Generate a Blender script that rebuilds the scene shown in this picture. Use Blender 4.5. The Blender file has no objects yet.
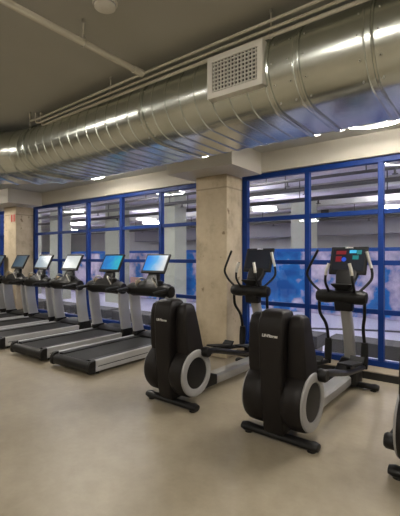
import bpy, bmesh, math, random
from mathutils import Vector, Matrix
random.seed(4)
C = bpy.context.scene.collection
PI = math.pi
R = math.radians

# ------------------------------------------------------------ materials
def mat(name, col, rough=0.5, metal=0.0, emit=None, strength=0.0, noise=0.0, nscale=6.0, bump=0.0, bscale=60.0, rvar=0.0, coat=0.0, spec=0.5, detail=6):
    m = bpy.data.materials.new(name); m.use_nodes = True
    nt = m.node_tree; b = nt.nodes['Principled BSDF']
    b.inputs['Base Color'].default_value = (*col, 1)
    b.inputs['Roughness'].default_value = rough
    b.inputs['Metallic'].default_value = metal
    b.inputs['Specular IOR Level'].default_value = spec
    if coat: b.inputs['Coat Weight'].default_value = coat
    if emit:
        b.inputs['Emission Color'].default_value = (*emit, 1)
        b.inputs['Emission Strength'].default_value = strength
    tc = nt.nodes.new('ShaderNodeTexCoord')
    if noise or rvar:
        n = nt.nodes.new('ShaderNodeTexNoise'); n.inputs['Scale'].default_value = nscale
        n.inputs['Detail'].default_value = detail; n.inputs['Roughness'].default_value = .6
        nt.links.new(tc.outputs['Object'], n.inputs['Vector'])
        if noise:
            r = nt.nodes.new('ShaderNodeValToRGB')
            r.color_ramp.elements[0].position = .3; r.color_ramp.elements[1].position = .7
            r.color_ramp.elements[0].color = (*[c*(1-noise) for c in col], 1)
            r.color_ramp.elements[1].color = (*[min(1, c*(1+noise)) for c in col], 1)
            nt.links.new(n.outputs['Fac'], r.inputs['Fac']); nt.links.new(r.outputs['Color'], b.inputs['Base Color'])
        if rvar:
            mr = nt.nodes.new('ShaderNodeMapRange'); mr.inputs['To Min'].default_value = rough-rvar; mr.inputs['To Max'].default_value = rough+rvar
            mr.inputs['From Min'].default_value = .3; mr.inputs['From Max'].default_value = .7
            nt.links.new(n.outputs['Fac'], mr.inputs['Value']); nt.links.new(mr.outputs['Result'], b.inputs['Roughness'])
    if bump:
        n2 = nt.nodes.new('ShaderNodeTexNoise'); n2.inputs['Scale'].default_value = bscale; n2.inputs['Detail'].default_value = 4
        nt.links.new(tc.outputs['Object'], n2.inputs['Vector'])
        bp = nt.nodes.new('ShaderNodeBump'); bp.inputs['Strength'].default_value = bump; bp.inputs['Distance'].default_value = .01
        nt.links.new(n2.outputs['Fac'], bp.inputs['Height']); nt.links.new(bp.outputs['Normal'], b.inputs['Normal'])
    return m

def floor_mat():
    m = bpy.data.materials.new('polished_concrete'); m.use_nodes = True
    nt = m.node_tree; b = nt.nodes['Principled BSDF']; L = nt.links
    tc = nt.nodes.new('ShaderNodeTexCoord')
    def noi(s, d, r):
        n = nt.nodes.new('ShaderNodeTexNoise'); n.inputs['Scale'].default_value = s
        n.inputs['Detail'].default_value = d; n.inputs['Roughness'].default_value = r
        L.new(tc.outputs['Object'], n.inputs['Vector']); return n
    a = noi(1.1, 8, .62); f = noi(9, 8, .7)
    r1 = nt.nodes.new('ShaderNodeValToRGB'); e = r1.color_ramp.elements
    e[0].position = .32; e[0].color = (.265, .223, .158, 1); e[1].position = .70; e[1].color = (.36, .312, .233, 1)
    x = e.new(.5); x.color = (.315, .269, .196, 1)
    L.new(a.outputs['Fac'], r1.inputs['Fac'])
    r2 = nt.nodes.new('ShaderNodeValToRGB'); e = r2.color_ramp.elements
    e[0].position = .3; e[0].color = (.90, .90, .90, 1); e[1].position = .7; e[1].color = (1.08, 1.08, 1.07, 1)
    L.new(f.outputs['Fac'], r2.inputs['Fac'])
    mx = nt.nodes.new('ShaderNodeMix'); mx.data_type = 'RGBA'; mx.blend_type = 'MULTIPLY'; mx.inputs['Factor'].default_value = 1
    L.new(r1.outputs['Color'], mx.inputs['A']); L.new(r2.outputs['Color'], mx.inputs['B'])
    L.new(mx.outputs['Result'], b.inputs['Base Color'])
    mr = nt.nodes.new('ShaderNodeMapRange'); mr.inputs['To Min'].default_value = .30; mr.inputs['To Max'].default_value = .46
    L.new(a.outputs['Fac'], mr.inputs['Value']); L.new(mr.outputs['Result'], b.inputs['Roughness'])
    b.inputs['Specular IOR Level'].default_value = .4
    return m

def column_mat():
    m = bpy.data.materials.new('raw_concrete'); m.use_nodes = True
    nt = m.node_tree; b = nt.nodes['Principled BSDF']; L = nt.links
    tc = nt.nodes.new('ShaderNodeTexCoord')
    def noi(s, d, r):
        n = nt.nodes.new('ShaderNodeTexNoise'); n.inputs['Scale'].default_value = s
        n.inputs['Detail'].default_value = d; n.inputs['Roughness'].default_value = r
        L.new(tc.outputs['Object'], n.inputs['Vector']); return n
    a = noi(3.2, 9, .65)
    r1 = nt.nodes.new('ShaderNodeValToRGB'); e = r1.color_ramp.elements
    e[0].position = .3; e[0].color = (.40, .33, .225, 1); e[1].position = .68; e[1].color = (.66, .565, .41, 1)
    x = e.new(.46); x.color = (.56, .465, .325, 1)
    L.new(a.outputs['Fac'], r1.inputs['Fac'])
    # chipped patches of brown aggregate
    p = noi(4.6, 3, .5)
    rp = nt.nodes.new('ShaderNodeValToRGB'); e = rp.color_ramp.elements
    e[0].position = .665; e[0].color = (0, 0, 0, 1); e[1].position = .70; e[1].color = (1, 1, 1, 1)
    L.new(p.outputs['Fac'], rp.inputs['Fac'])
    mx = nt.nodes.new('ShaderNodeMix'); mx.data_type = 'RGBA'
    L.new(rp.outputs['Color'], mx.inputs['Factor']); L.new(r1.outputs['Color'], mx.inputs['A']); mx.inputs['B'].default_value = (.26, .19, .12, 1)
    # formwork joint line high on the column
    sp = nt.nodes.new('ShaderNodeSeparateXYZ'); L.new(tc.outputs['Object'], sp.inputs['Vector'])
    d1 = nt.nodes.new('ShaderNodeMath'); d1.operation = 'SUBTRACT'; L.new(sp.outputs['Z'], d1.inputs[0]); d1.inputs[1].default_value = 2.62
    d2 = nt.nodes.new('ShaderNodeMath'); d2.operation = 'ABSOLUTE'; L.new(d1.outputs[0], d2.inputs[0])
    d3 = nt.nodes.new('ShaderNodeMath'); d3.operation = 'LESS_THAN'; L.new(d2.outputs[0], d3.inputs[0]); d3.inputs[1].default_value = .012
    d4 = nt.nodes.new('ShaderNodeMath'); d4.operation = 'MULTIPLY'; L.new(d3.outputs[0], d4.inputs[0]); d4.inputs[1].default_value = .45
    my = nt.nodes.new('ShaderNodeMix'); my.data_type = 'RGBA'
    L.new(d4.outputs[0], my.inputs['Factor']); L.new(mx.outputs['Result'], my.inputs['A']); my.inputs['B'].default_value = (.17, .13, .09, 1)
    L.new(my.outputs['Result'], b.inputs['Base Color'])
    b.inputs['Roughness'].default_value = .8
    bp = nt.nodes.new('ShaderNodeBump'); bp.inputs['Strength'].default_value = .35; bp.inputs['Distance'].default_value = .01
    L.new(a.outputs['Fac'], bp.inputs['Height']); L.new(bp.outputs['Normal'], b.inputs['Normal'])
    return m

def glass_mat():
    m = bpy.data.materials.new('window_glass'); m.use_nodes = True
    nt = m.node_tree; nt.nodes.clear(); L = nt.links
    o = nt.nodes.new('ShaderNodeOutputMaterial'); mx = nt.nodes.new('ShaderNodeMixShader')
    t = nt.nodes.new('ShaderNodeBsdfTransparent'); t.inputs['Color'].default_value = (.90, .93, .94, 1)
    g = nt.nodes.new('ShaderNodeBsdfGlossy'); g.inputs['Roughness'].default_value = .015; g.inputs['Color'].default_value = (.9, .93, 1, 1)
    ge = nt.nodes.new('ShaderNodeNewGeometry')
    dt = nt.nodes.new('ShaderNodeVectorMath'); dt.operation = 'DOT_PRODUCT'; L.new(ge.outputs['Normal'], dt.inputs[0]); L.new(ge.outputs['Incoming'], dt.inputs[1])
    def mth(op, a, b=None, c=None):
        q = nt.nodes.new('ShaderNodeMath'); q.operation = op
        for i, v in enumerate((a, b, c)):
            if v is None: continue
            if isinstance(v, (int, float)): q.inputs[i].default_value = v
            else: L.new(v, q.inputs[i])
        return q.outputs[0]
    ab = mth('ABSOLUTE', dt.outputs['Value']); om = mth('SUBTRACT', 1.0, ab); p5 = mth('POWER', om, 5.0); fr = mth('MULTIPLY_ADD', p5, .95, .04)
    L.new(fr, mx.inputs['Fac']); L.new(t.outputs['BSDF'], mx.inputs[1]); L.new(g.outputs['BSDF'], mx.inputs[2])
    L.new(mx.outputs['Shader'], o.inputs['Surface'])
    return m

def mural_mat():
    m = bpy.data.materials.new('cloud_mural'); m.use_nodes = True
    nt = m.node_tree; b = nt.nodes['Principled BSDF']; L = nt.links
    tc = nt.nodes.new('ShaderNodeTexCoord')
    n = nt.nodes.new('ShaderNodeTexNoise'); n.inputs['Scale'].default_value = 2.0; n.inputs['Detail'].default_value = 5; n.inputs['Roughness'].default_value = .5
    L.new(tc.outputs['Object'], n.inputs['Vector'])
    acc = n.outputs['Fac']
    for cx, cz, rad, amt in ((.9, .95, 1.6, .24), (4.2, .55, .7, .16), (-3.0, .8, 1.3, .2), (-6.4, 1.2, 1.0, .14)):   # patches of open blue between the painted clouds
        d = nt.nodes.new('ShaderNodeVectorMath'); d.operation = 'DISTANCE'; L.new(tc.outputs['Object'], d.inputs[0]); d.inputs[1].default_value = (cx, 0, cz)
        mr = nt.nodes.new('ShaderNodeMapRange'); mr.interpolation_type = 'SMOOTHSTEP'; mr.inputs['From Min'].default_value = rad*.4; mr.inputs['From Max'].default_value = rad
        mr.inputs['To Min'].default_value = amt; mr.inputs['To Max'].default_value = 0
        L.new(d.outputs['Value'], mr.inputs['Value'])
        sb = nt.nodes.new('ShaderNodeMath'); sb.operation = 'SUBTRACT'; L.new(acc, sb.inputs[0]); L.new(mr.outputs['Result'], sb.inputs[1]); acc = sb.outputs[0]
    r = nt.nodes.new('ShaderNodeValToRGB'); e = r.color_ramp.elements
    e[0].position = .20; e[0].color = (.003, .10, .38, 1); e[1].position = .58; e[1].color = (.80, .70, .86, 1)
    x = e.new(.38); x.color = (.008, .20, .60, 1); y = e.new(.43); y.color = (.36, .34, .56, 1)
    L.new(acc, r.inputs['Fac']); L.new(r.outputs['Color'], b.inputs['Base Color'])
    b.inputs['Roughness'].default_value = .6
    return m

def duct_mat():
    m = bpy.data.materials.new('galvanised_steel'); m.use_nodes = True
    nt = m.node_tree; b = nt.nodes['Principled BSDF']; L = nt.links
    tc = nt.nodes.new('ShaderNodeTexCoord')
    n = nt.nodes.new('ShaderNodeTexNoise'); n.inputs['Scale'].default_value = 5; n.inputs['Detail'].default_value = 5
    L.new(tc.outputs['Object'], n.inputs['Vector'])
    r = nt.nodes.new('ShaderNodeValToRGB'); e = r.color_ramp.elements
    e[0].position = .3; e[0].color = (.56, .59, .55, 1); e[1].position = .7; e[1].color = (.66, .69, .65, 1)
    L.new(n.outputs['Fac'], r.inputs['Fac'])
    L.new(r.outputs['Color'], b.inputs['Base Color'])
    b.inputs['Metallic'].default_value = 1.0; b.inputs['Roughness'].default_value = .24
    return m

WARM = (1.0, .94, .85)
M = {
 'floor': floor_mat(), 'column': column_mat(), 'glass': glass_mat(), 'mural': mural_mat(), 'duct': duct_mat(),
 'wall': mat('painted_plaster', (.52, .49, .425), .7, noise=.04, nscale=1.2),
 'ceiling': mat('painted_ceiling', (.40, .395, .355), .85, noise=.05, nscale=.8),
 'blue': mat('blue_window_paint', (.0015, .028, .175), .5, spec=.3, noise=.06, nscale=8),
 'black': mat('black_plastic', (.008, .0075, .0075), .42, spec=.28, bump=.05, bscale=200),
 'shroud': mat('dark_brown_black_plastic', (.012, .010, .0095), .45, spec=.22, noise=.08, nscale=5),
 'rubber': mat('black_rubber', (.008, .008, .0085), .6, spec=.3),
 'belt': mat('black_running_belt', (.012, .012, .012), .6, spec=.3, noise=.2, nscale=40),
 'silver': mat('silver_paint', (.44, .44, .44), .38, metal=.2, noise=.04),
 'grey': mat('grey_paint', (.34, .335, .33), .4, metal=.2, noise=.04),
 'chrome': mat('brushed_metal', (.50, .48, .43), .3, metal=.8),
 'white': mat('white_enamel', (.66, .64, .58), .45, noise=.03),
 'pipe': mat('cream_pipe_paint', (.56, .53, .44), .55, noise=.06, nscale=4),
 'dark': mat('dark_line_and_shade', (.02, .02, .02), .8),
 'base': mat('black_cove_base', (.012, .011, .011), .5),
 'ledge': mat('tan_sill', (.34, .28, .20), .6, noise=.08),
 'beige': mat('beige_plastic', (.50, .40, .28), .5),
 'red': mat('red_sign', (.45, .05, .03), .5),
 'lamp': mat('lit_lamp_diffuser', (1, 1, 1), .5, emit=WARM, strength=92),
 'halllamp': mat('lit_hall_lamp', (1, 1, 1), .5, emit=(1, .92, .86), strength=32),
 'hallfill': mat('hall_fill_light', (1, 1, 1), .5, emit=(1, .94, .96), strength=75),  # glow of the unseen fill lamps added behind the glass
 'hallup': mat('hall_added_uplight', (1, 1, 1), .5, emit=(1, .94, .98), strength=85),
 'hallwall': mat('hall_grey_paint', (.60, .59, .54), .8, noise=.12, nscale=.7),
 'hallceil': mat('hall_ceiling_paint', (.66, .62, .70), .8, noise=.1, nscale=.6),
 'hallfloor': mat('hall_pale_floor', (.72, .71, .86), .35, noise=.08, nscale=.5),
 'hallcol': mat('hall_pale_column', (.46, .47, .38), .7, noise=.05),
 'halldark': mat('hall_dark_steel', (.09, .085, .085), .6),
 'hallmid': mat('hall_grey_steel', (.30, .29, .31), .5),
 'stripe': mat('black_floor_paint', (.01, .01, .015), .5),
 'hallblue': mat('hall_blue_rail', (.01, .12, .5), .4),
 'pink': mat('pink_banner', (.55, .33, .30), .7),
 'logo': mat('silver_lettering', (.75, .74, .72), .35, metal=.3),
}
def screen_mat(name, c0, c1, c2, s, scale=3.0, lo=.35, hi=.65):
    m = bpy.data.materials.new(name); m.use_nodes = True
    nt = m.node_tree; b = nt.nodes['Principled BSDF']; L = nt.links
    tc = nt.nodes.new('ShaderNodeTexCoord'); n = nt.nodes.new('ShaderNodeTexNoise'); n.inputs['Scale'].default_value = scale; n.inputs['Detail'].default_value = 2
    sp = nt.nodes.new('ShaderNodeSeparateXYZ'); L.new(tc.outputs['Object'], sp.inputs['Vector'])
    mr = nt.nodes.new('ShaderNodeMapRange'); mr.inputs['From Min'].default_value = -.24; mr.inputs['From Max'].default_value = .24
    L.new(sp.outputs['X'], mr.inputs['Value']); L.new(tc.outputs['Object'], n.inputs['Vector'])
    a = nt.nodes.new('ShaderNodeMath'); a.operation = 'MULTIPLY_ADD'; a.inputs[1].default_value = .5; L.new(mr.outputs['Result'], a.inputs[0])
    h = nt.nodes.new('ShaderNodeMath'); h.operation = 'MULTIPLY'; h.inputs[1].default_value = .5; L.new(n.outputs['Fac'], h.inputs[0]); L.new(h.outputs[0], a.inputs[2])
    r = nt.nodes.new('ShaderNodeValToRGB'); e = r.color_ramp.elements
    e[0].position = lo-.1; e[0].color = (*c0, 1); e[1].position = hi+.05; e[1].color = (*c2, 1); x = e.new((lo+hi)/2); x.color = (*c1, 1)
    L.new(a.outputs[0], r.inputs['Fac']); L.new(r.outputs['Color'], b.inputs['Emission Color'])
    b.inputs['Emission Strength'].default_value = s
    b.inputs['Base Color'].default_value = (.01, .01, .012, 1); b.inputs['Roughness'].default_value = .2; b.inputs['Specular IOR Level'].default_value = .2
    return m
M['scr_bluewhite'] = screen_mat('screen_blue_to_white', (.02, .25, .80), (.10, .42, .8), (.70, .74, .76), .48)
M['scr_blue'] = screen_mat('screen_blue_teal', (.02, .18, .55), (.02, .30, .72), (.04, .50, .62), .42, 12)
M['scr_white'] = screen_mat('screen_white', (.55, .60, .62), (.66, .70, .70), (.7, .74, .7), .42)
M['scr_pale'] = screen_mat('screen_pale_blue', (.28, .38, .48), (.36, .45, .52), (.45, .52, .55), .42)
M['scr_dark'] = screen_mat('screen_dim', (.03, .05, .07), (.05, .08, .11), (.07, .1, .12), .6)
M['scr_off'] = screen_mat('screen_off', (.006, .008, .011), (.01, .01, .013), (.012, .015, .02), .5)
M['scr_cyan'] = mat('screen_cyan_tile', (0, 0, 0), .3, emit=(.05, .4, .65), strength=.7)
M['scr_teal'] = mat('screen_teal_tile', (0, 0, 0), .3, emit=(.01, .2, .2), strength=.5)
M['scr_redt'] = mat('screen_red_tile', (0, 0, 0), .3, emit=(.22, .012, .02), strength=.45)
M['scr_bluet'] = mat('screen_blue_tile', (0, 0, 0), .3, emit=(.02, .08, .6), strength=.5)

# ------------------------------------------------------------ mesh helpers
def obj(name, bm, m, parent=None, bevel=0.0, seg=2, smooth=35):
    bmesh.ops.recalc_face_normals(bm, faces=bm.faces)
    me = bpy.data.meshes.new(name); bm.to_mesh(me); bm.free()
    for p in me.polygons: p.use_smooth = True
    me.set_sharp_from_angle(angle=R(smooth))
    me.materials.append(m)
    o = bpy.data.objects.new(name, me); C.objects.link(o)
    if parent: o.parent = parent
    if bevel:
        b = o.modifiers.new('bevel', 'BEVEL'); b.width = bevel; b.segments = seg; b.limit_method = 'ANGLE'; b.angle_limit = R(40)
        b.harden_normals = True
    return o
def NB(): return bmesh.new()
def box(bm, x0, x1, y0, y1, z0, z1, mtx=None):
    vs = [bm.verts.new((x, y, z)) for x in (x0, x1) for y in (y0, y1) for z in (z0, z1)]
    if mtx:
        for v in vs: v.co = mtx @ v.co
    for f in ((0, 1, 3, 2), (4, 6, 7, 5), (0, 4, 5, 1), (2, 3, 7, 6), (0, 2, 6, 4), (1, 5, 7, 3)):
        bm.faces.new([vs[i] for i in f])
    return bm
def prism(bm, poly, a0, a1, axis='x', mtx=None):
    """poly = 2-D outline; extruded along axis between a0 and a1"""
    def P(u, v, a):
        p = {'x': (a, u, v), 'y': (u, a, v), 'z': (u, v, a)}[axis]
        p = Vector(p); return mtx @ p if mtx else p
    A = [bm.verts.new(P(u, v, a0)) for u, v in poly]; B = [bm.verts.new(P(u, v, a1)) for u, v in poly]
    n = len(poly); bm.faces.new(A); bm.faces.new(B[::-1])
    for i in range(n): bm.faces.new((A[i], A[(i+1) % n], B[(i+1) % n], B[i]))
    return bm
def loft(bm, secs, cap=True):
    rings = [[bm.verts.new(p) for p in s] for s in secs]
    n = len(rings[0])
    for a, b in zip(rings, rings[1:]):
        for i in range(n): bm.faces.new((a[i], a[(i+1) % n], b[(i+1) % n], b[i]))
    if cap: bm.faces.new(rings[0]); bm.faces.new(rings[-1][::-1])
    return bm
def rrect(cx, cy, hx, hy, r, z, k=4):
    out = []
    for q, (sx, sy) in enumerate(((1, 1), (-1, 1), (-1, -1), (1, -1))):
        for i in range(k+1):
            a = q*PI/2 + i/k*PI/2
            out.append(Vector((cx+sx*(hx-r)+r*math.cos(a), cy+sy*(hy-r)+r*math.sin(a), z)))
    return out
def catmull(pts, n=6):
    P = [Vector(p) for p in pts]
    if len(P) < 3: return P
    P = [2*P[0]-P[1]] + P + [2*P[-1]-P[-2]]
    out = []
    for i in range(1, len(P)-2):
        for j in range(n):
            t = j/n; a, b, c, d = P[i-1:i+3]
            out.append(.5*((2*b)+(c-a)*t+(2*a-5*b+4*c-d)*t*t+(3*b-a-3*c+d)*t**3))
    out.append(P[-2]); return out
def tube(bm, pts, r, seg=10, smooth=True, n=6):
    P = catmull(pts, n) if smooth else [Vector(p) for p in pts]
    rr = r if callable(r) else (lambda t: r)
    T0 = (P[1]-P[0]).normalized(); up = Vector((0, 0, 1)) if abs(T0.z) < .9 else Vector((1, 0, 0))
    N = T0.cross(up).normalized(); secs = []
    for i, p in enumerate(P):
        T = (P[min(i+1, len(P)-1)]-P[max(i-1, 0)]).normalized()
        N = (N-T*N.dot(T)).normalized(); Bn = T.cross(N); q = rr(i/(len(P)-1))
        secs.append([p+q*(math.cos(a)*N+math.sin(a)*Bn) for a in [2*PI*k/seg for k in range(seg)]])
    return loft(bm, secs)
def lathe(bm, prof, axis='z', c=(0, 0, 0), seg=32):
    """prof: (radius, along) list, closed on itself if ends have radius > 0"""
    def P(r, h, a):
        u, v = r*math.cos(a), r*math.sin(a)
        return Vector(c)+Vector({'z': (u, v, h), 'x': (h, u, v), 'y': (u, h, v)}[axis])
    rings = []
    for r, h in prof:
        rings.append([bm.verts.new(P(0, h, 0))] if r < 1e-6 else [bm.verts.new(P(r, h, 2*PI*k/seg)) for k in range(seg)])
    closed = prof[0][0] > 1e-6 and prof[-1][0] > 1e-6
    pairs = list(zip(rings, rings[1:])) + ([(rings[-1], rings[0])] if closed else [])
    for a, b in pairs:
        for i in range(seg):
            j = (i+1) % seg
            if len(a) == 1 and len(b) == 1: continue
            if len(a) == 1: bm.faces.new((a[0], b[j], b[i]))
            elif len(b) == 1: bm.faces.new((a[i], a[j], b[0]))
            else: bm.faces.new((a[i], a[j], b[j], b[i]))
    return bm
def text_mesh(name, s, size, m, parent, mtx, ext=.0015, shear=0.0):
    cu = bpy.data.curves.new(name, 'FONT'); cu.body = s; cu.size = size; cu.extrude = ext; cu.align_x = 'CENTER'; cu.align_y = 'CENTER'; cu.shear = shear
    cu.offset = .0012
    t = bpy.data.objects.new('tmp', cu); C.objects.link(t)
    bpy.context.view_layer.update()
    me = bpy.data.meshes.new_from_object(t.evaluated_get(bpy.context.evaluated_depsgraph_get()))
    bpy.data.objects.remove(t); bpy.data.curves.remove(cu)
    me.transform(mtx); me.materials.clear(); me.materials.append(m); me.name = name
    o = bpy.data.objects.new(name, me); C.objects.link(o); o.parent = parent
    return o
def tag(o, label, cat, group=None, kind=None):
    if label: o['label'] = label
    if cat: o['category'] = cat
    if group: o['group'] = group
    if kind: o['kind'] = kind
    return o
def thing(name, label, cat, loc=(0, 0, 0), rz=0, group=None):
    o = bpy.data.objects.new(name, None); C.objects.link(o); o.empty_display_size = .1
    o.location = loc; o.rotation_euler = (0, 0, rz)
    return tag(o, label, cat, group)
def struct(name, bm, m, label=None, cat=None, bevel=0):
    o = obj(name, bm, m, None, bevel); o['kind'] = 'structure'
    return tag(o, label or name.replace('_', ' '), cat or name.split('_')[0])
KIDS = {}
def copy_tree(o, parent=None, mats=None):
    c = o.copy(); C.objects.link(c)
    if parent: c.parent = parent
    for ch in o.children: copy_tree(ch, c)
    return c

# ------------------------------------------------------------ the room
CZ = 3.15           # ceiling height
X0, X1, YB, YW = -14.5, 4.0, -6.0, 5.3
struct('floor', box(NB(), X0, X1, YB, 5.46, -.15, 0), M['floor'], 'mottled beige polished concrete floor')
struct('ceiling', box(NB(), X0, X1, YB, 5.46, CZ, CZ+.2), M['ceiling'], 'grey beige painted ceiling of the gym')
struct('wall_front', box(NB(), X0, X1, YB-.15, YB, 0, CZ), M['wall'], 'painted wall behind the camera')
struct('wall_left', box(NB(), X0-.15, X0, YB, 5.46, 0, CZ), M['wall'], 'painted wall at the far left end')
struct('wall_right', box(NB(), X1, X1+.15, YB, 5.46, 0, CZ), M['wall'], 'painted wall to the right')
bm = NB()
box(bm, -9.47, -3.80, YW, 5.46, 2.85, CZ); box(bm, -3.19, X1, YW, 5.46, 2.85, CZ); box(bm, X0, -10.08, YW, 5.46, 2.85, CZ)
box(bm, 0.92, X1, 5.36, 5.46, .12, 2.85)
struct('wall_back', bm, M['wall'], 'beige beam running above the blue framed windows')
for nm, (a, b) in enumerate(((-3.19, X1), (-9.47, -3.80), (X0, -10.09))):
    struct('trim_%d' % (nm+1), prism(NB(), [(5.2, .09), (5.2, .10), (5.35, .13), (5.46, .13), (5.46, .0), (5.215, .0), (5.215, .09)], a, b, 'x'), M['ledge'], 'tan sill under the window frame')
bm = NB()
box(bm, -3.19, X1, 5.19, 5.2145, 0, .088); box(bm, -9.47, -3.80, 5.19, 5.2145, 0, .088)
struct('baseboard_back', bm, M['base'], 'black base strip along the floor under the windows')

def column(xa, xb, ca, cb, lab1, lab2):
    c = struct('concrete_column', box(NB(), xa, xb, 4.92, 5.45, 0, 2.82), M['column'], lab1, 'column', bevel=.012)
    k = struct('column_capital', box(NB(), ca, cb, 4.454, YW, 2.82, CZ), M['wall'], lab2, 'capital', bevel=.004)
column(-3.79, -3.197, -4.0, -2.81, 'square raw concrete column between the two big blue windows', 'beige painted block on top of the column nearest the ellipticals')
column(-10.08, -9.47, -10.6, -8.93, 'square raw concrete column at the far left behind the treadmills', 'beige painted block on top of the far left column')

# windows ----------------------------------------------------
ZB = [.168, .836, 1.475, 2.14, 2.81]
def window(name, xs, lab):
    w = thing(name, lab, 'window', (0, 0, 0)); w['kind'] = 'structure'
    f = NB(); a, b = xs[0], xs[-1]
    box(f, a-.045, b+.045, 5.36, 5.45, 2.775, 2.85); box(f, a-.045, b+.045, 5.36, 5.45, .131, .205)
    box(f, a-.045, a+.045, 5.36, 5.45, .205, 2.775); box(f, b-.045, b+.045, 5.36, 5.45, .205, 2.775)
    obj('frame', f, M['blue'], w, .006)
    for x in xs[1:-1]:
        obj('mullion', box(NB(), x-.034, x+.034, 5.355, 5.445, .205, 2.775), M['blue'], w, .006)
    for z in ZB[1:-1]:
        for xa, xb in zip(xs, xs[1:]):
            obj('glazing_bar', box(NB(), xa+.034, xb-.034, 5.37, 5.43, z-.032, z+.032), M['blue'], w, .005)
    zz = [.205]+ZB[1:-1]+[2.775]
    for xa, xb in zip(xs, xs[1:]):
        for za, zb in zip(zz, zz[1:]):
            obj('pane', box(NB(), xa+.034, xb-.034, 5.398, 5.404, za+.032 if za > .3 else za, zb-.032 if zb < 2.7 else zb), M['glass'], w)
window('window_1', [-3.145, -2.11, -1.125, -.13, .87], 'blue framed window to the right of the concrete column, behind the ellipticals')
window('window_2', [-9.40, -8.31, -7.21, -6.09, -4.985, -3.85], 'blue framed window to the left of the concrete column, behind the treadmills')
window('window_3', [-14.4, -13.3, -12.2, -11.2, -10.15], 'blue framed window beyond the far left column')

# ------------------------------------------------------------ the hall beyond the glass
HZ = 3.4; HY = 15.2
struct('hall_floor', box(NB(), -24, 10, 5.46, HY, -.16, -.01), M['hallfloor'], 'pale lavender floor of the hall beyond the windows', 'floor')
struct('hall_ceiling', box(NB(), -24, 10, 5.46, HY, HZ, HZ+.2), M['hallceil'], 'grey ceiling of the hall beyond the windows', 'ceiling')
bm = NB(); box(bm, -24, 10, HY, HY+.15, 0, HZ); box(bm, -24.15, -24, 5.46, HY, 0, HZ); box(bm, 10, 10.15, 5.46, HY, 0, HZ)
struct('hall_wall', bm, M['hallwall'], 'grey end walls of the hall beyond the windows', 'wall')
t = thing('mural_partition', 'long low partition with a blue and lavender cloud mural, seen through the windows', 'partition', (-6, 10.4, 0))
obj('mural_panel', box(NB(), -15, 11, -.04, .04, .0, 1.70), M['mural'], t)
obj('top_rail', box(NB(), -15, 11, -.06, .06, 1.70, 1.79), M['hallblue'], t)
# curved black line on the hall floor
bm = NB(); pts = [(-3.6+i*.22, 7.9+1.2*math.sin((i)/30*PI)) for i in range(31)]
secs = [[Vector((x, y-.11, -.0095)), Vector((x, y+.11, -.0095)), Vector((x, y+.11, -.006)), Vector((x, y-.11, -.006))] for x, y in pts]
loft(bm, secs); tag(obj('floor_line', bm, M['stripe']), 'curved black line marked on the pale hall floor', 'floor marking', kind='structure')
# beams and pipes under the hall ceiling
for i, y in enumerate((8.2, 9.7, 11.2, 12.6, 14.0)):
    b = NB(); box(b, -24, 10, y-.14, y+.14, HZ-(.16 if i % 2 else .10), HZ)
    struct('hall_beam', b, M['hallwall'] if i % 2 else M['hallceil'], 'ceiling beam beyond the windows, number %s away from the glass' % ('one', 'two', 'three', 'four', 'five')[i], 'beam')
hp = [(7.0, 3.02, .03, 'thin dark pipe nearest the glass under the hall ceiling'), (7.9, 3.0, .045, 'dark pipe second from the glass under the hall ceiling'), (8.7, 2.9, .05, 'dark pipe above the cloud mural'), (13.3, 2.85, .05, 'thick dark pipe beyond the cloud mural')]
for y, z, r, lab in hp:
    t = thing('hall_pipe', lab, 'pipe', (0, y, z), group='pipes under the hall ceiling')
    obj('pipe_run', tube(NB(), [(-20, 0, 0), (9, 0, 0)], r, 8, False), M['halldark'], t)
    for x in (-14, -10.5, -7, -3.6, -1.7, -.2, 2):
        obj('hanger_rod', tube(NB(), [(x, 0, r*.5), (x, 0, HZ-z)], .012, 6, False), M['halldark'], t)
        obj('sprinkler_head', lathe(NB(), [(0, -r*.5), (.02, -r*.5), (.02, -r-.06), (.05, -r-.065), (.05, -r-.075), (0, -r-.08)], 'z', (x+.45, 0, 0), 10), M['halldark'], t)
t = thing('hall_air_duct', 'wide grey air duct under the hall ceiling behind the mural', 'duct', (-4, 14.5, 2.35))
obj('duct_body', box(NB(), -11, 9, -.35, .35, 0, .6), M['hallmid'], t, .02)
for x in (-9, -5, -1, 3, 7): obj('hanger_strap', box(NB(), x-.02, x+.02, -.37, .37, .6, HZ-2.35), M['halldark'], t)
for i, (x, y, w) in enumerate(((-7.15, 8.2, .3), (-10.4, 9.0, .34), (-12.9, 8.4, .3), (-15.6, 8.8, .3), (-4.9, 12.2, .35))):
    struct('hall_column', box(NB(), x-w, x+w, y-.25, y+.25, -.01, HZ), M['hallcol'], 'pale column in the hall beyond the windows, number %s from the right' % ('two', 'three', 'four', 'five', 'one')[i], 'column')
# low benches just beyond the glass
for x, l in ((-2.75, 'right window, leftmost of three'), (-1.4, 'right window, middle of three'), (-.05, 'right window, rightmost of three'), (-5.0, 'left window, first from the column'), (-6.4, 'left window, second from the column'), (-7.8, 'left window, third from the column'), (-9.2, 'left window, fourth from the column'), (-10.6, 'left window, fifth from the column')):
    t = thing('hall_bench', 'dark low bench beyond the '+l, 'bench', (x, 6.1, -.01), group='benches beyond the glass')
    obj('bench_seat', box(NB(), -.6, .6, -.22, .22, .12, .32), M['halldark'], t, .01)
    for sx in (-.5, .5): obj('leg', box(NB(), sx-.04, sx+.04, -.2, .2, 0, .12), M['hallmid'], t)
bx = tag(obj('hanging_banner', box(NB(), -7.9, -7.55, 7.3, 7.33, -.01, 1.0), M['pink']), 'pinkish standing panel seen through the lower left window', 'panel')

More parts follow.
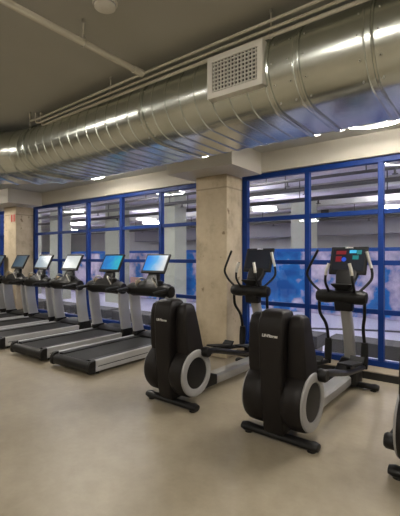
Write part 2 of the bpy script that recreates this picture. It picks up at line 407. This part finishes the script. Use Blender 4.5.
# ------------------------------------------------------------ lamps
def ring_lamp(x, y, z, ceil, lab, group, lm, r=.36, up=False, w=.022):
    t = thing('ring_pendant_lamp', lab, 'lamp', (x, y, z), group=group)
    obj('housing', lathe(NB(), [(r-w, .0), (r-w, .04), (r+w, .04), (r+w, .0), (r+w-.003, .0), (r+w-.003, .012), (r-w+.003, .012), (r-w+.003, 0)], 'z', seg=48), M['white'], t)
    obj('diffuser', lathe(NB(), [(r-w+.0035, -.006), (r-w+.0035, .0115), (r+w-.0035, .0115), (r+w-.0035, -.006), (r+.01, -.012), (r-.01, -.012)], 'z', seg=48), lm, t)
    if up: obj('added_uplight', lathe(NB(), [(r-w+.004, .0405), (r-w+.004, .047), (r+w-.004, .047), (r+w-.004, .0405)], 'z', seg=48), M['hallup'], t)  # glowing top added to the hall lamps to brighten the hall ceiling
    for k in range(3):
        a = 2*PI*k/3+.4
        obj('suspension_wire', tube(NB(), [(r*math.cos(a), r*math.sin(a), .05), (.03*math.cos(a), .03*math.sin(a), ceil-z-.02)], .0025, 5, False), M['chrome'], t)
    obj('ceiling_rose', lathe(NB(), [(0, ceil-z-.025), (.05, ceil-z-.025), (.055, ceil-z), (0, ceil-z)], 'z', seg=20), M['white'], t)
    return t
G1 = 'ring lamps of the gym ceiling'
ring_lamp(-.97, 4.30, 3.02, CZ, 'lit ring lamp between the duct and the right window, at the right edge', G1, M['lamp'])
ring_lamp(-5.85, 4.26, 3.03, CZ, 'lit ring lamp between the duct and the left window, above the treadmills', G1, M['lamp'])
for x, y, l in ((3.0, .5, 'to the right of the camera'), (-1.0, -.2, 'above the camera'), (-5.74, -.6, 'over the left middle floor'), (-10.5, .3, 'over the far left floor'),
                (-10.5, 3.6, 'near the far left column'), (2.2, 4.2, 'by the right wall'), (-1.0, -4.0, 'behind the camera at right'), (-5.74, -4.0, 'behind the camera at left')):
    ring_lamp(x, y, 3.0, CZ, 'lit ring lamp ' + l, G1, M['lamp'])
G2 = 'ring lamps of the hall'
for x, y, l in ((-5.2, 10.0, 'lit ring lamp beyond the right window, next to the column'), (-10.9, 11.2, 'lit ring lamp beyond the left window, at its right half'), (-13.6, 9.6, 'lit ring lamp beyond the left window, at its left half'),
                (.6, 9.2, 'lit ring lamp beyond the right window, off to the right'), (-2.2, 11.9, 'lit ring lamp beyond the right window, further back'), (-8.2, 11.9, 'lit ring lamp beyond the window, far back behind the column'), (-17.5, 12, 'lit ring lamp furthest left in the hall')):
    ring_lamp(x, y, 2.92, HZ, l, G2, M['halllamp'], .32, True)

for x, l in ((-16.5, 'over the far left end of the glass'), (-13, 'over the far left column'), (-9.9, 'over the left half of the left window'), (-6.8, 'over the right half of the left window'), (-3.6, 'over the concrete column'), (-.4, 'over the right window')):
    ring_lamp(x, 6.35, 3.24, HZ, 'added unseen ring lamp just behind the glass ' + l, G2, M['hallfill'], .34)  # added row hidden by the beam, brightens the mural and hall floor

# ------------------------------------------------------------ the duct
RD, YF, Y2, ZB0 = .265, 2.53, 3.08, 2.56
ZC = ZB0+RD
def oval(r=RD, k=14):
    """flat-oval outline as (offset across, z) ; across = 0 at the front semicircle's centre"""
    W = Y2-YF; out = []
    for i in range(k+1):
        a = PI/2+PI*i/k; out.append((r*math.cos(a), r*math.sin(a)))
    for i in range(k+1):
        a = -PI/2+PI*i/k; out.append((W+r*math.cos(a), r*math.sin(a)))
    return out
def duct_ring(px, py, ang, r):
    # ang: heading of the duct's axis; across = axis rotated -90 deg for a duct heading -X
    ax = Vector((math.cos(ang), math.sin(ang), 0)); ac = Vector((ax.y, -ax.x, 0))
    return [Vector((px, py, ZC))+ac*u+Vector((0, 0, v)) for u, v in oval(r)]
duct = thing('air_duct', 'large galvanised flat oval air duct running across under the ceiling', 'duct', (0, 0, 0))
bm = NB(); secs = []
stations = []                 # (distance along -X, radius) straight run from x=+3.5 to x=-4.25
seams = [1.85-.145*i for i in range(42) if not (-.62 < 1.85-.145*i < .2)]
x = 3.5
ev = []
for s in seams: ev += [(s+.008, RD), (s+.004, RD+.008), (s-.004, RD+.008), (s-.008, RD)]
ev = [(3.5, RD)]+[e for e in ev if e[0] > -4.24 and not (-1.22 < e[0] < -.62)]+[(-4.25, RD)]
for xx, r in ev: secs.append(duct_ring(xx, YF, PI, r))
loft(bm, secs); obj('straight_section', bm, M['duct'], duct)
for j, (a, b) in enumerate(((-1.155, -1.20), (-.945, -.995), (-.515, -.575), (-2.315, -2.355), (-4.20, -4.26), (1.2, 1.14))):
    bm = NB(); loft(bm, [duct_ring(a, YF, PI, RD+.001), duct_ring(a, YF, PI, RD+.011), duct_ring(a-.010, YF, PI, RD+.014), duct_ring(a-.016, YF, PI, RD+.007), duct_ring(b+.016, YF, PI, RD+.007), duct_ring(b+.010, YF, PI, RD+.014), duct_ring(b, YF, PI, RD+.011), duct_ring(b, YF, PI, RD+.001)])
    for v in bm.verts: pass
    obj('joint_band', bm, M['duct'], duct)
scr = None
for a in (-1.13, -1.02, -.92, -.49, -.60, -2.30, -2.37):
    for i in range(5):
        th = PI-.9+i*.5
        if scr is None:
            scr = obj('screw', lathe(NB(), [(0, -.005), (.005, -.004), (.005, .003), (0, .004)], 'z', (0, 0, 0), 8), M['chrome'], duct); q = scr
        else:
            q = scr.copy(); C.objects.link(q); q.parent = duct
        q.location = (a+.004*(i % 2), YF+(RD+.003)*math.cos(th), ZC+(RD+.003)*math.sin(th))
for x in (2.4, .35, -1.75, -3.3):
    for y in (YF+.05, Y2-.05):
        obj('hanger_rod', tube(NB(), [(x, y, ZC+RD-.004), (x, y, CZ)], .006, 8, False), M['pipe'], duct)
# gored elbow turning 40 degrees toward the left front
# inner corner on the front side
ang = PI; px, py = -4.25, YF
secs = [duct_ring(px, py, ang, RD)]; gores = []
steps = [(.10, 0), (.19, 13), (.22, 13), (.20, 11), (.9, 0), (.02, 0), (5.2, 0)]
cur = [duct_ring(px, py, ang, RD)]
for dist, turn in steps:
    ang += R(turn)
    px += dist*math.cos(ang); py += dist*math.sin(ang)
    cur.append(duct_ring(px, py, ang+R(turn)*.0, RD))
    gores.append((px, py, ang))
bm = NB(); loft(bm, cur); obj('elbow_section', bm, M['duct'], duct, smooth=14)
for gx, gy, ga in gores[:5]:
    d = Vector((math.cos(ga), math.sin(ga)))*.009
    bm = NB(); loft(bm, [duct_ring(gx-d.x, gy-d.y, ga, RD+.001), duct_ring(gx, gy, ga, RD+.013), duct_ring(gx+d.x, gy+d.y, ga, RD+.001)])
    obj('elbow_seam', bm, M['duct'], duct)

# grille
g = thing('air_grille', 'white square lattice air grille on the side of the duct', 'grille', (-1.40, 2.25, 2.825))
def cheek(u):   # depth back to the duct skin at height u
    return (YF-math.sqrt(max(0, (RD+.001)**2-u*u)))-2.25+.0
bm = NB(); W2, H2, wf = .22, .148, .040
box(bm, -W2, W2, -.012, 0, H2-wf, H2); box(bm, -W2, W2, -.012, 0, -H2, -H2+wf)
box(bm, -W2, -W2+wf, -.012, 0, -H2+wf, H2-wf); box(bm, W2-wf, W2, -.012, 0, -H2+wf, H2-wf)
# curved cheeks and lips closing onto the duct
ys = [(-H2+2*H2*i/10) for i in range(11)]
for sx in (-1, 1):
    poly = [(0.0, -H2)]+[(max(cheek(u)-.003, .002), u) for u in ys]+[(0.0, H2)]
    prism(bm, poly, sx*W2-.004*sx, sx*W2, 'x')
box(bm, -W2, W2, 0, cheek(H2)-.003, H2-.004, H2); box(bm, -W2, W2, 0, cheek(H2)-.003, -H2, -H2+.004)
obj('grille_frame', bm, M['white'], g)
for i in range(13):
    xx = -W2+wf+(2*(W2-wf))*(i+.5)/13
    obj('vertical_vane', box(NB(), xx-.003, xx+.003, -.008, .008, -H2+wf, H2-wf), M['white'], g)
for i in range(8):
    zz = -H2+wf+(2*(H2-wf))*(i+.5)/8
    obj('horizontal_vane', box(NB(), -W2+wf, W2-wf, -.004, .006, zz-.0035, zz+.0035), M['white'], g)
obj('gap_shade_sheet', box(NB(), -W2+wf-.005, W2-wf+.005, .009, .0105, -H2+wf-.005, H2-wf+.005), M['dark'], g)  # flat dark sheet painted as the shade between the vanes

# conduits along the duct, cross pipe, hangers
cz = [(2.205, 3.045, .010, 'thin cream conduit highest of the three along the duct'), (2.235, 3.015, .010, 'cream conduit in the middle of the three along the duct'), (2.262, 2.985, .013, 'thick cream conduit closest to the duct, lowest of the three')]
for i, (y, z, r, lab) in enumerate(cz):
    tag(obj('conduit', tube(NB(), [(3.3, y, z), (.2, y, z), (-2.2, y+.015, z-.005), (-3.6, y+.045, z-.01+.004*i), (-4.0+.06*i, y+.06, z), (-4.05+.06*i, y+.06, 3.07), (-4.055+.06*i, y+.06, 3.14)], r, 8, True, 5), M['pipe']), lab, 'conduit', 'conduits beside the duct')
t = thing('ceiling_pipe', 'cream sprinkler pipe crossing the ceiling towards the duct', 'pipe', (-2.19, 0, 2.995))
obj('pipe_run', tube(NB(), [(0, -5.8, 0), (0, 2.14, 0)], .022, 12, False), M['pipe'], t)
obj('coupling', tube(NB(), [(0, 2.06, 0), (0, 2.15, 0)], .029, 12, False), M['pipe'], t)
obj('coupling', tube(NB(), [(0, -1.9, 0), (0, -1.8, 0)], .03, 12, False), M['pipe'], t)
def hanger(x, y, z, lab, r=.03):
    t = thing('pipe_hanger', lab, 'pipe hanger', (x, y, z), group='rod hangers under the ceiling')
    obj('rod', tube(NB(), [(0, 0, r+.02), (0, 0, CZ-z)], .0055, 8, False), M['pipe'], t)
    obj('clevis', tube(NB(), [(0, 0, r+.03), (-r*.8, 0, r*.5), (-r*.9, 0, -r*.3), (0, 0, -r-.002), (r*.9, 0, -r*.3), (r*.8, 0, r*.5), (0, 0, r+.03)], .004, 6, True, 4), M['chrome'], t)
    obj('ceiling_nut', lathe(NB(), [(0, CZ-z-.025), (.011, CZ-z-.025), (.011, CZ-z), (0, CZ-z)], 'z', seg=6), M['chrome'], t)
hanger(-2.19, 1.60, 2.995, 'rod hanger holding the cross pipe to the ceiling')
hanger(-2.19, -.6, 2.995, 'rod hanger holding the cross pipe behind the camera')
hanger(-1.13, 2.262, 2.985, 'rod hanger above the duct just right of the grille', .022)
hanger(-2.70, 2.262, 2.985, 'rod hanger above the duct left of the cross pipe', .022)
hanger(-4.05, 2.262, 2.985, 'rod hanger above the duct at the elbow', .022)
# smoke detector
t = thing('smoke_detector', 'round white smoke detector on the ceiling at the top of the picture', 'smoke detector', (-1.93, 1.57, CZ))
obj('base_plate', lathe(NB(), [(0, 0), (.078, 0), (.078, -.012), (0, -.012)], 'z', seg=32), M['white'], t)
obj('sensor_cap', lathe(NB(), [(0, -.012), (.068, -.012), (.066, -.035), (.045, -.048), (.02, -.05), (0, -.05)], 'z', seg=32), M['white'], t)
obj('vent_ring', lathe(NB(), [(.067, -.018), (.0695, -.018), (.0695, -.026), (.0665, -.026)], 'z', seg=32), M['grey'], t)
# red sign on the far column
t = thing('red_sign', 'small red sign high on the far left concrete column', 'sign', (-9.60, 4.915, 2.55))
obj('sign_plate', box(NB(), -.12, .12, -.004, .004, -.13, .09), M['beige'], t)
obj('red_mark', box(NB(), -.10, -.02, -.006, -.004, -.11, .07), M['red'], t)
obj('red_mark', box(NB(), .02, .10, -.006, -.004, -.11, .07), M['red'], t)

# ------------------------------------------------------------ treadmill
def screen_panel(parent, w, h, cy, cz, tilt, scr, wide=.03):
    """bezel + glass, tilted back; returns them.  Mesh x stays local so the screen shader can use it"""
    b = obj('monitor_bezel', box(NB(), -w/2, w/2, -.018, .018, -h/2, h/2), M['black'], parent, .012)
    b.location = (0, cy, cz); b.rotation_euler = (-tilt, 0, 0)
    s = obj('screen', box(NB(), -w/2+wide, w/2-wide, -.0205, -.0175, -h/2+wide+.012, h/2-wide), scr, b)
    return b, s
def make_treadmill(name_lab, scr):
    t = thing('treadmill', name_lab, 'treadmill', group='row of treadmills')
    obj('running_belt', prism(NB(), [(.05, .13), (.05, .168), (.065, .176), (1.55, .178), (1.55, .13)], -.275, .275, 'x'), M['belt'], t)
    for s in (-1, 1):
        a, b = sorted((s*.285, s*.395)); obj('foot_rail', box(NB(), a, b, .07, 1.62, .12, .188), M['black'], t, .006)
        a, b = sorted((s*.397, s*.452)); r = obj('side_rail', prism(NB(), [(.06, .045), (.06, .17), (.09, .198), (1.86, .198), (1.92, .17), (1.92, .045)], a, b, 'x'), M['silver'], t, .010)
        a, b = sorted((s*.452, s*.456)); obj('side_groove', box(NB(), a, b, .12, 1.85, .108, .118), M['dark'], r)
        obj('rear_foot', lathe(NB(), [(0, 0), (.032, 0), (.032, .03), (.014, .035), (.014, .06), (0, .06)], 'z', (s*.36, .17, 0), 16), M['rubber'], t)
        obj('front_foot', lathe(NB(), [(0, 0), (.032, 0), (.032, .03), (.014, .035), (.014, .06), (0, .06)], 'z', (s*.36, 1.78, 0), 16), M['rubber'], t)
        a, b = sorted((s*.40, s*.465)); obj('end_cap', prism(NB(), [(-.035, .05), (-.045, .10), (-.03, .16), (.0, .195), (.075, .205), (.075, .03), (-.02, .03)], a, b, 'x'), M['black'], t, .012)
    obj('deck_frame', box(NB(), -.395, .395, .09, 1.88, .05, .12), M['black'], t, .005)
    obj('roller_cover', prism(NB(), [(-.028, .06), (-.038, .10), (-.025, .15), (.0, .172), (.045, .18), (.045, .045), (-.01, .045)], -.399, .399, 'x'), M['black'], t, .010)
    obj('motor_hood', loft(NB(), [rrect(0, 1.78, .39, .20, .05, .10), rrect(0, 1.78, .385, .20, .06, .20), rrect(0, 1.80, .36, .165, .07, .235), rrect(0, 1.81, .30, .12, .07, .25)]), M['black'], t)
    for s in (-1, 1):
        secs = []
        for k in range(7):
            f = k/6; z = .20+.76*f; yc = 1.67-.10*f-.02*math.sin(PI*f); hy = .115
            secs.append(rrect(s*(.425+.012*f), yc, .032, hy, .028, z))
        u = obj('upright', loft(NB(), secs), M['silver'], t)
        obj('upright_boot', loft(NB(), [rrect(s*.425, 1.67, .048, .15, .03, .12), rrect(s*.425, 1.67, .046, .14, .03, .22), rrect(s*.425, 1.665, .037, .125, .028, .26)]), M['black'], t)
    # console cross member and the arms reaching back to the runner
    secs = []
    for k in range(13):
        x = -.51+1.02*k/12; e = abs(x)/.51; rr_ = .100-.002*e
        yc = 1.52+.03*(1-e*e); zc = .99+.015*(1-e*e)
        if k in (0, 12): rr_ *= .8
        secs.append([Vector((x, yc+rr_*1.05*math.cos(a), zc+rr_*1.2*math.sin(a))) for a in [2*PI*q/14 for q in range(14)]])
    obj('handlebar', loft(NB(), secs), M['black'], t)
    for s in (-1, 1):
        obj('side_arm', tube(NB(), [(s*.44, 1.48, 1.01), (s*.445, 1.38, 1.0), (s*.44, 1.24, .99), (s*.43, 1.17, .975)], lambda q: .036-.008*q, 12), M['black'], t)
        obj('pulse_grip', tube(NB(), [(s*.10, 1.56, 1.14), (s*.13, 1.46, 1.20), (s*.18, 1.42, 1.17), (s*.25, 1.44, 1.06)], .012, 10), M['chrome'], t)
        obj('cup_holder', lathe(NB(), [(0, 1.08), (.045, 1.08), (.052, 1.14), (.052, 1.155), (.043, 1.155), (.038, 1.10), (0, 1.10)], 'z', (s*.27, 1.50, 0), 18), M['beige'] if s < 0 else M['black'], t)
    obj('console', loft(NB(), [rrect(0, 1.54, .36, .10, .04, 1.03), rrect(0, 1.55, .30, .08, .04, 1.11), rrect(0, 1.60, .15, .05, .04, 1.17), rrect(0, 1.64, .11, .03, .025, 1.30)]), M['black'], t)
    obj('control_pad', box(NB(), -.16, .16, -.004, .004, -.035, .035, Matrix.Translation((0, 1.50, 1.125)) @ Matrix.Rotation(R(-50), 4, 'X')), M['rubber'], t)
    b, s = screen_panel(t, .57, .365, 1.67, 1.435, R(27), scr, .035)
    return t, s
tread = [(-4.55, 'treadmill nearest the ellipticals, its screen bright blue fading to white', 'scr_bluewhite'),
         (-5.68, 'treadmill second from the ellipticals, with a saturated blue screen', 'scr_blue'),
         (-6.93, 'treadmill third from the ellipticals, with a whitish screen', 'scr_white'),
         (-8.0, 'treadmill fourth from the ellipticals, with a pale blue screen', 'scr_pale'),
         (-9.02, 'treadmill fifth from the ellipticals, with a dark screen before the far column', 'scr_dark'),
         (-10.15, 'treadmill at the left picture edge, only its arm and upright showing', 'scr_dark')]
src = None
for x, lab, sm in tread:
    if src is None:
        src, _ = make_treadmill(lab, M[sm]); o = src
    else:
        o = copy_tree(src); o['label'] = lab
        for ch in o.children:
            for g2 in ch.children:
                if g2.name.startswith('screen'):
                    g2.data = g2.data.copy(); g2.data.materials.clear(); g2.data.materials.append(M[sm])
    o.location = (x, 3.12, 0); o.scale = (.96, 1, 1)

# ------------------------------------------------------------ elliptical
def make_elliptical(lab, lit, BX=-.03, knob=False):
    t = thing('elliptical_trainer', lab, 'elliptical trainer', group='row of ellipticals')
    # feet
    def foot(y, nm):
        f = obj(nm, loft(NB(), [[Vector((x, y+h*math.cos(a), .046+v*math.sin(a))) for a in [2*PI*q/14 for q in range(14)]]
              for x, h, v in ((-.355, .02, .012), (-.35, .042, .03), (-.31, .054, .040), (-.27, .046, .034), (0, .044, .032), (.27, .046, .034), (.31, .054, .040), (.35, .042, .03), (.355, .02, .012))]), M['black'], t)
        for s in (-1, 1):
            obj('foot_pad', lathe(NB(), [(0, 0), (.035, 0), (.03, .018), (0, .018)], 'z', (s*.29, y, 0), 16), M['rubber'], f)
            a, b = sorted((s*.255, s*.262)); 
    foot(0.0, 'rear_stabiliser'); foot(1.78, 'front_stabiliser')
    prof = [(.075, .085, -.05, .20), (.10, .093, -.07, .26), (.35, .098, -.10, .32), (.70, .104, -.118, .22), (.93, .114, -.118, .15), (1.03, .114, -.105, .13), (1.085, .104, -.08, .11), (1.105, .085, -.045, .08)]
    obj('drive_shroud', loft(NB(), [rrect(BX, (a+b)/2, w, (b-a)/2, .022, z) for z, w, a, b in prof]), M['shroud'], t, smooth=40)
    for s in (-1, 1):
        secs = []
        for z, xa, xb, ya, yb in ((.50, .09, .262, .0, .27), (.60, .10, .268, -.02, .25), (.80, .112, .262, -.035, .20), (.97, .118, .252, -.035, .155), (1.04, .12, .242, -.02, .135), (1.065, .135, .222, .01, .11)):
            secs.append(rrect(BX+s*(xa+xb)/2, (ya+yb)/2, (xb-xa)/2, (yb-ya)/2, .026, z))
        obj('side_shroud', loft(NB(), secs), M['shroud'], t, smooth=50)
        w = obj('wheel_housing', lathe(NB(), [(0, s*.08), (.225, s*.08), (.250, s*.12), (.255, s*.145), (.252, s*.24), (.242, s*.262), (0, s*.262)], 'x', (BX, .125, .347), 56), M['shroud'], t)
        obj('silver_ring', lathe(NB(), [(.160, s*.260), (.238, s*.260), (.240, s*.268), (.234, s*.278), (.225, s*.282), (.172, s*.284), (.162, s*.278)], 'x', (BX, .125, .347), 56), M['grey'], w)
        obj('hub_cover', lathe(NB(), [(0, s*.260), (.158, s*.260), (.158, s*.270), (.12, s*.276), (0, s*.280)], 'x', (BX, .125, .347), 40), M['black'], w)
    # base rail
    obj('rail_root', prism(NB(), [(.24, .055), (.24, .24), (.48, .24), (.70, .17), (.70, .055)], -.088, .088, 'x'), M['black'], t, .012)
    obj('base_rail', loft(NB(), [[Vector((x, y, z)) for x, z in ((-.075, .055), (-.085, .08), (-.085, .145), (-.06, .165), (.06, .165), (.085, .145), (.085, .08), (.075, .055))] for y in (.70, 1.70)]), M['grey'], t)
    obj('front_base', loft(NB(), [rrect(0, 1.80, .13, .16, .05, .05), rrect(0, 1.80, .13, .16, .05, .20), rrect(0, 1.84, .10, .12, .04, .28), rrect(0, 1.86, .085, .085, .04, .33)]), M['black'], t)
    obj('upright', loft(NB(), [rrect(0, 1.88-.20*k/8+.03*math.sin(PI*k/8), .060, .055, .03, .30+.72*k/8) for k in range(9)]), M['grey'], t)
    # arm pivot cover
    secs = []
    for x, r in ((-.295, .03), (-.285, .062), (-.25, .078), (-.16, .082), (-.08, .070), (.08, .070), (.16, .082), (.25, .078), (.285, .062), (.295, .03)):
        secs.append([Vector((x-.02, 1.61+r*1.05*math.cos(a), 1.085+r*math.sin(a))) for a in [2*PI*q/16 for q in range(16)]])
    obj('pivot_cover', loft(NB(), secs), M['black'], t)
    obj('console_neck', loft(NB(), [rrect(0, 1.66, .10, .06, .03, .92), rrect(0, 1.65, .11, .07, .03, 1.08), rrect(0, 1.68, .10, .06, .03, 1.22), rrect(0, 1.77, .13, .05, .03, 1.34), rrect(0, 1.80, .12, .03, .02, 1.44)]), M['black'], t)
    obj('accessory_tray', loft(NB(), [rrect(0, 1.62, .07, .05, .02, 1.17), rrect(0, 1.60, .12, .07, .03, 1.22), rrect(0, 1.60, .125, .075, .03, 1.235)]), M['rubber'], t)
    for s in (-1, 1):
        ph = .0 if s > 0 else .06
        arm = obj('swing_arm', tube(NB(), [(s*.262-.02, 1.61, 1.06), (s*.262-.02, 1.61, .95), (s*.255-.02, 1.63, .86), (s*.215-.01, 1.69, .72), (s*.212, 1.72, .50), (s*.212, 1.70, .30)], .019, 12), M['black'], t)
        obj('arm_cuff', tube(NB(), [(s*.212, 1.72, .56), (s*.212, 1.72, .50), (s*.212, 1.71, .36), (s*.212, 1.70, .26)], lambda q: .036+.008*math.sin(PI*q), 12), M['rubber'], arm)
        h = obj('moving_handle', tube(NB(), ([(-.24, 1.60, 1.12), (-.34, 1.58, 1.21), (-.415, 1.58, 1.31), (-.41, 1.56, 1.38), (-.34, 1.53, 1.50), (-.255, 1.50, 1.635)] if s < 0 else
                 [(.16, 1.62, 1.13), (.215, 1.70, 1.20), (.275, 1.76, 1.29), (.28, 1.77, 1.38), (.255, 1.77, 1.48), (.22, 1.77, 1.62)]), .0155, 12), M['rubber'], t)
        if s > 0: obj('silver_grip', tube(NB(), [(.274, 1.77, 1.42), (.251, 1.77, 1.50), (.222, 1.77, 1.615)], .019, 12), M['chrome'], h)
        f = obj('fixed_handle', tube(NB(), [(s*.14-.02, 1.60, 1.14), (s*.15, 1.54, 1.17), (s*.155, 1.47, 1.26), (s*.145, 1.46, 1.36), (s*.115, 1.48, 1.48)], .015, 12), M['rubber'], t)
        obj('pulse_sensor', tube(NB(), [(s*.148, 1.46, 1.34), (s*.14, 1.463, 1.40), (s*.116, 1.478, 1.475)], .019, 12), M['chrome'], f)
        # pedal link from the crank on the wheel to the swing arm foot
        zr, yr = (.55, .24) if s > 0 else ((.26, -.03) if knob else (.15, .09))
        xc = BX+s*.31; jl = .335 if s > 0 or knob else .30
        lk = obj('pedal_link', tube(NB(), [(xc, yr, zr), (xc, yr+.12, zr-.005*s), (s*.26, .9, .36+.05*s), (s*.215, 1.40, .315), (s*.212, 1.70, .28)], lambda q: .034-.008*q, 12), M['black'], t)
        obj('crank_joint', lathe(NB(), [(0, s*.272), (.05, s*.272), (.055, s*.285), (.055, s*jl), (.045, s*(jl+.015)), (0, s*(jl+.015))], 'x', (BX, yr, zr), 20), M['black'], lk)
        ph = 0 if s > 0 else -.06
        ped = obj('pedal', prism(NB(), [(.98, .455+ph), (.98, .475+ph), (1.00, .475+ph), (1.34, .425+ph), (1.40, .47+ph), (1.415, .462+ph), (1.355, .395+ph)], s*.225-.075, s*.225+.075, 'x'), M['rubber'], t, .006)
        obj('pedal_bracket', box(NB(), s*.225-.02, s*.225+.02, 1.1, 1.24, .36+ph, .44+ph), M['black'], ped)
    # console
    b, s = screen_panel(t, .44, .355, 1.81, 1.505, R(20), M['scr_off'], .034)
    obj('speaker_grille', box(NB(), -.10, .10, -.0205, -.0175, -.155, -.140), M['rubber'], b)
    text_mesh('bezel_lettering', 'LifeFitness', .022, M['logo'], b, Matrix.Translation((0, -.0195, .163)) @ Matrix.Rotation(R(90), 4, 'X'), .001)
    if lit:
        for nm, m_, xa, xb, za, zb in (('red_tile', 'scr_redt', -.15, -.03, .075, .12), ('cyan_tile', 'scr_cyan', .01, .09, .09, .128), ('teal_tile', 'scr_teal', .095, .15, .075, .128), ('teal_tile', 'scr_teal', .05, .12, .01, .06), ('red_tile', 'scr_redt', -.15, -.08, -.02, .05)):
            obj(nm, box(NB(), xa, xb, -.0222, -.0206, za, zb), M[m_], b)
        obj('blue_dial', lathe(NB(), [(0, -.0222), (.028, -.0222), (.028, -.0206), (0, -.0206)], 'y', (-.05, 0, .01), 20), M['scr_bluet'], b)
    # lettering on the back of the shroud
    text_mesh('shroud_lettering', 'LifeFitness', .034, M['logo'], t, Matrix.Translation((BX, -.1185, .90)) @ Matrix.Rotation(R(90), 4, 'X'), .0015, .15)
    return t
YAW = -R(1.8)
e1 = make_elliptical('elliptical trainer in the middle of the three, with a lit red and blue screen', True, -.02)
e1.location = (-1.425, 2.99, 0); e1.rotation_euler = (0, 0, YAW)
e2 = make_elliptical('elliptical trainer furthest left, beside the concrete column, with a dark screen', False)
e2.location = (-2.675, 3.05, 0); e2.rotation_euler = (0, 0, YAW)
e3 = make_elliptical('elliptical trainer cut off by the right picture edge', False, -.02, True); e3.rotation_euler = (0, 0, YAW)
e3.location = (-.225, 2.98, 0)

# ------------------------------------------------------------ world, camera, view
w = bpy.data.worlds.new('world'); bpy.context.scene.world = w; w.use_nodes = True
w.node_tree.nodes['Background'].inputs['Color'].default_value = (.5, .55, .6, 1)
w.node_tree.nodes['Background'].inputs['Strength'].default_value = .05
cam = bpy.data.cameras.new('camera'); co = bpy.data.objects.new('camera', cam); C.objects.link(co)
co.location = (0, 0, 1.55); co.rotation_euler = (R(90), 0, R(37))
cam.sensor_fit = 'HORIZONTAL'; cam.sensor_width = 36; cam.lens = 385/400*36; cam.shift_y = -1/400; cam.clip_start = .05; cam.clip_end = 100
bpy.context.scene.camera = co
vs = bpy.context.scene.view_settings
vs.view_transform = 'Standard'; vs.look = 'None'; vs.gamma = 1; vs.use_curve_mapping = False; vs.exposure = 1.0
